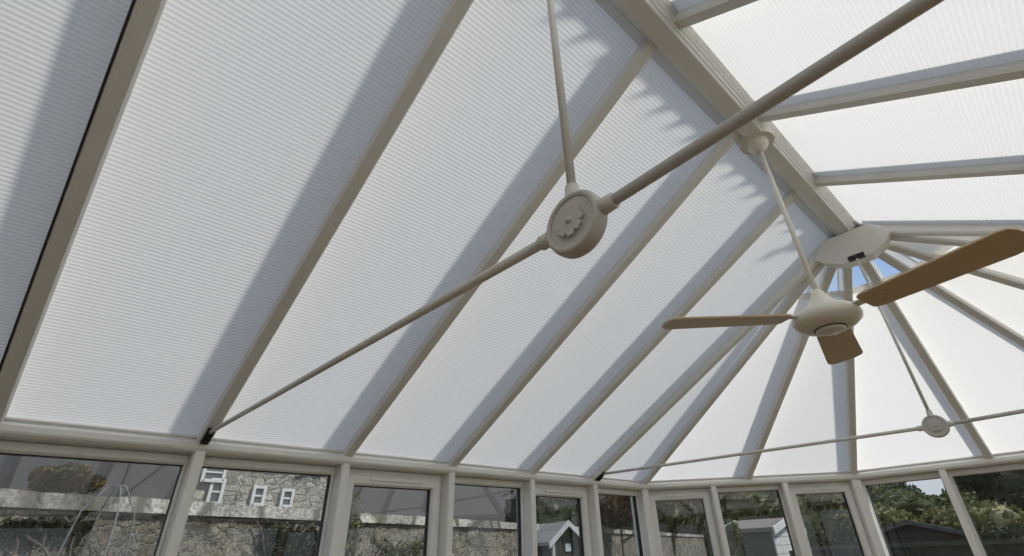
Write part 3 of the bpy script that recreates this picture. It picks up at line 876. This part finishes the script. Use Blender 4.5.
# long hedge closing the garden
def hedge(label, ha, hb, hh, n, seed, lo, hi):
    hc = (ha + hb) / 2; hc.z = -.08
    hg = thing('garden_hedge', label, 'hedge', None, hc)
    rnd = random.Random(seed); d = (hb - ha); d.z = 0; Lh = d.length; d.normalize(); nn = V((-d.y, d.x, 0))
    bm = bmesh.new()
    for _ in range(n):
        q = d * rnd.uniform(-Lh / 2, Lh / 2) + nn * rnd.uniform(-.75, .75) + V((0, 0, rnd.uniform(.1, 1) * hh + rnd.uniform(0, .3)))
        a = V((rnd.gauss(0, 1), rnd.gauss(0, 1), rnd.gauss(0, 1))).normalized(); b = a.orthogonal().normalized(); c1 = a.cross(b); z_ = rnd.uniform(lo, hi)
        bm.faces.new([bm.verts.new(q + b * (z_ * x) + c1 * (z_ * y * .6)) for x, y in ((-1, 0), (0, -1), (1, 0), (0, 1))])
    obj('leaves', bm, LEAF_DARK, hg)
    bm = bmesh.new(); sweep(bm, d * (-Lh / 2) + V((0, 0, hh / 2)), d * (Lh / 2) + V((0, 0, hh / 2)), (0, 0, 1), [(-.6, -hh / 2), (.6, -hh / 2), (.55, hh / 2 - .2), (-.55, hh / 2 - .2)])
    obj('inner_foliage', bm, LEAF_DARK, hg)
hedge('long dark clipped hedge closing the garden behind all the trees', at(650, 520, 54), at(1090, 535, 40), 3.6, 5000, 5, .12, .26)
hedge('dark hedge just behind the stone wall, right of the summerhouse', at(522, 520, 16.5), at(646, 525, 36), 3.4, 3500, 6, .08, .18)
# leaves growing on the wall
def wall_plant(label, px0, px1, py0, py1, n, m_, seed, size=.045):
    rnd = random.Random(seed)
    t = thing('climbing_plant', label, 'climbing plant', 'plants growing on the garden wall')
    def onwall(px, py, off):
        d = fw * F + rv * (px - PPX) - uv * (py - PPY)
        nn = wo; k = ((wp + wo * (-off)) - CAM).dot(nn) / d.dot(nn); return CAM + d * k
    t.location = onwall((px0 + px1) / 2, py1, .05); L0 = t.location.copy()
    bm = bmesh.new()
    for _ in range(n):
        u = rnd.uniform(0, 1)
        q = onwall(px0 + (px1 - px0) * u, py0 + (py1 - py0) * (rnd.random() + rnd.random()) / 2, rnd.uniform(.02, .07)) - L0
        a = V((rnd.gauss(0, 1), rnd.gauss(0, 1), rnd.gauss(0, 1))).normalized(); b = a.orthogonal().normalized(); c1 = a.cross(b); s = size * rnd.uniform(.5, 1.3)
        bm.faces.new([bm.verts.new(q + b * (s * x) + c1 * (s * y * .55)) for x, y in ((-1, 0), (0, -1), (1, 0), (0, 1))])
    obj('leaves', bm, m_, t)
    bm = bmesh.new()
    for k in range(5):
        x = px0 + (px1 - px0) * (k + .5) / 5
        pts = [onwall(x + rnd.uniform(-3, 3) + j * rnd.uniform(-3, 3), 590 - (590 - py0) * j / 5, .05) - L0 for j in range(6)]
        polytube(bm, pts, .012, 6)
    obj('stems', bm, BARK, t)
wall_plant('dark leafy creeper on the wall below the coping in the leftmost window', 5, 92, 517, 536, 500, LEAF_DARK, 1)
wall_plant('dark ivy clump on the wall in the second window', 266, 320, 522, 575, 1100, LEAF_DARK, 2, .05)
wall_plant('sparse green climber on the wall beside the vented window mullion', 343, 362, 488, 560, 260, LEAF_YEL, 3, .035)
wall_plant('low green weeds on the wall below the vented window', 385, 425, 538, 575, 500, LEAF_GREEN, 4, .04)
# wire obelisk
oc = at(108, 540, 3.9)
ob = thing('plant_obelisk', 'grey wire plant obelisk standing outside the leftmost window', 'plant support', loc=(oc.x, oc.y, -.08))
apx = at(118, 486, 3.9)
ztopo = apx.z + .08
ob.location = (apx.x, apx.y, -.08)
OBA = math.degrees(math.atan2(apx.y - CAM.y, apx.x - CAM.x)) + 108.4
def ob_pt(k, r, z):
    a = math.radians(OBA + 90 * k); return V((math.cos(a) * r, math.sin(a) * r, z))
for k in range(4):
    b1 = bmesh.new(); polytube(b1, [ob_pt(k, .040, ztopo), ob_pt(k, .13, ztopo - .14), ob_pt(k, .185, ztopo - .62), ob_pt(k, .31, 0)], .0048, 8); obj('leg', b1, METAL, ob)
for z, r in ((ztopo, .040), (ztopo - .42, .162), (ztopo - 1.2, .24)):
    b1 = bmesh.new(); polytube(b1, [ob_pt(k, r, z) for k in range(5)], .004, 8); obj('ring', b1, METAL, ob)

# ------------------------------------------------------------------ light
w = bpy.data.worlds.new('sky'); bpy.context.scene.world = w; w.use_nodes = True
nt = w.node_tree; nt.nodes.clear(); N = nt.nodes.new; L = nt.links.new
out = N('ShaderNodeOutputWorld'); bg = N('ShaderNodeBackground'); tc = N('ShaderNodeTexCoord'); sx = N('ShaderNodeSeparateXYZ')
ramp = N('ShaderNodeValToRGB'); cr = ramp.color_ramp
cr.elements[0].position = 0.0; cr.elements[0].color = (.68, .72, .78, 1)
cr.elements[1].position = 1.0; cr.elements[1].color = (.46, .47, .52, 1)
e = cr.elements.new(.22); e.color = (.60, .67, .78, 1); e = cr.elements.new(.42); e.color = (.30, .46, .76, 1)
cl = N('ShaderNodeTexNoise'); cl.inputs['Scale'].default_value = 2.2; cl.inputs['Detail'].default_value = 5
cr2 = N('ShaderNodeValToRGB'); cr2.color_ramp.elements[0].position = .56; cr2.color_ramp.elements[1].position = .72
mx = N('ShaderNodeMix'); mx.data_type = 'RGBA'; mx.inputs[7].default_value = (.85, .87, .9, 1)
L(tc.outputs['Generated'], sx.inputs[0]); L(sx.outputs['Z'], ramp.inputs[0]); L(tc.outputs['Generated'], cl.inputs['Vector'])
mf = N('ShaderNodeMath'); mf.operation = 'MULTIPLY'; mf.inputs[1].default_value = .45
L(cl.outputs['Fac'], cr2.inputs[0]); L(cr2.outputs[0], mf.inputs[0]); L(mf.outputs[0], mx.inputs[0]); L(ramp.outputs[0], mx.inputs[6])
L(mx.outputs[2], bg.inputs[0]); bg.inputs[1].default_value = 1.0; L(bg.outputs[0], out.inputs[0])
sun = bpy.data.lights.new('sun', 'SUN'); sun.energy = 3.65; sun.angle = .07; sun.color = (1, .975, .94)
so = bpy.data.objects.new('sun', sun); C.objects.link(so)
so.rotation_euler = V((.95, .95, 1.54)).to_track_quat('Z', 'Y').to_euler()
so.location = (6, 8, 12)

# ------------------------------------------------------------------ camera
cam = bpy.data.cameras.new('camera'); co = bpy.data.objects.new('camera', cam); C.objects.link(co)
cam.sensor_fit = 'HORIZONTAL'; cam.sensor_width = 36; cam.lens = F / 1024 * 36
cam.shift_x = (512 - PPX) / 1024; cam.shift_y = (PPY - 278) / 1024
cam.clip_start = .02; cam.clip_end = 500
R3 = Matrix((rv, uv, -fw)).transposed()
co.matrix_world = Matrix.Translation(CAM) @ R3.to_4x4()
sc = bpy.context.scene; sc.camera = co
sc.view_settings.view_transform = 'Standard'; sc.view_settings.look = 'None'
sc.view_settings.exposure = 0; sc.view_settings.gamma = 1; sc.view_settings.use_curve_mapping = False
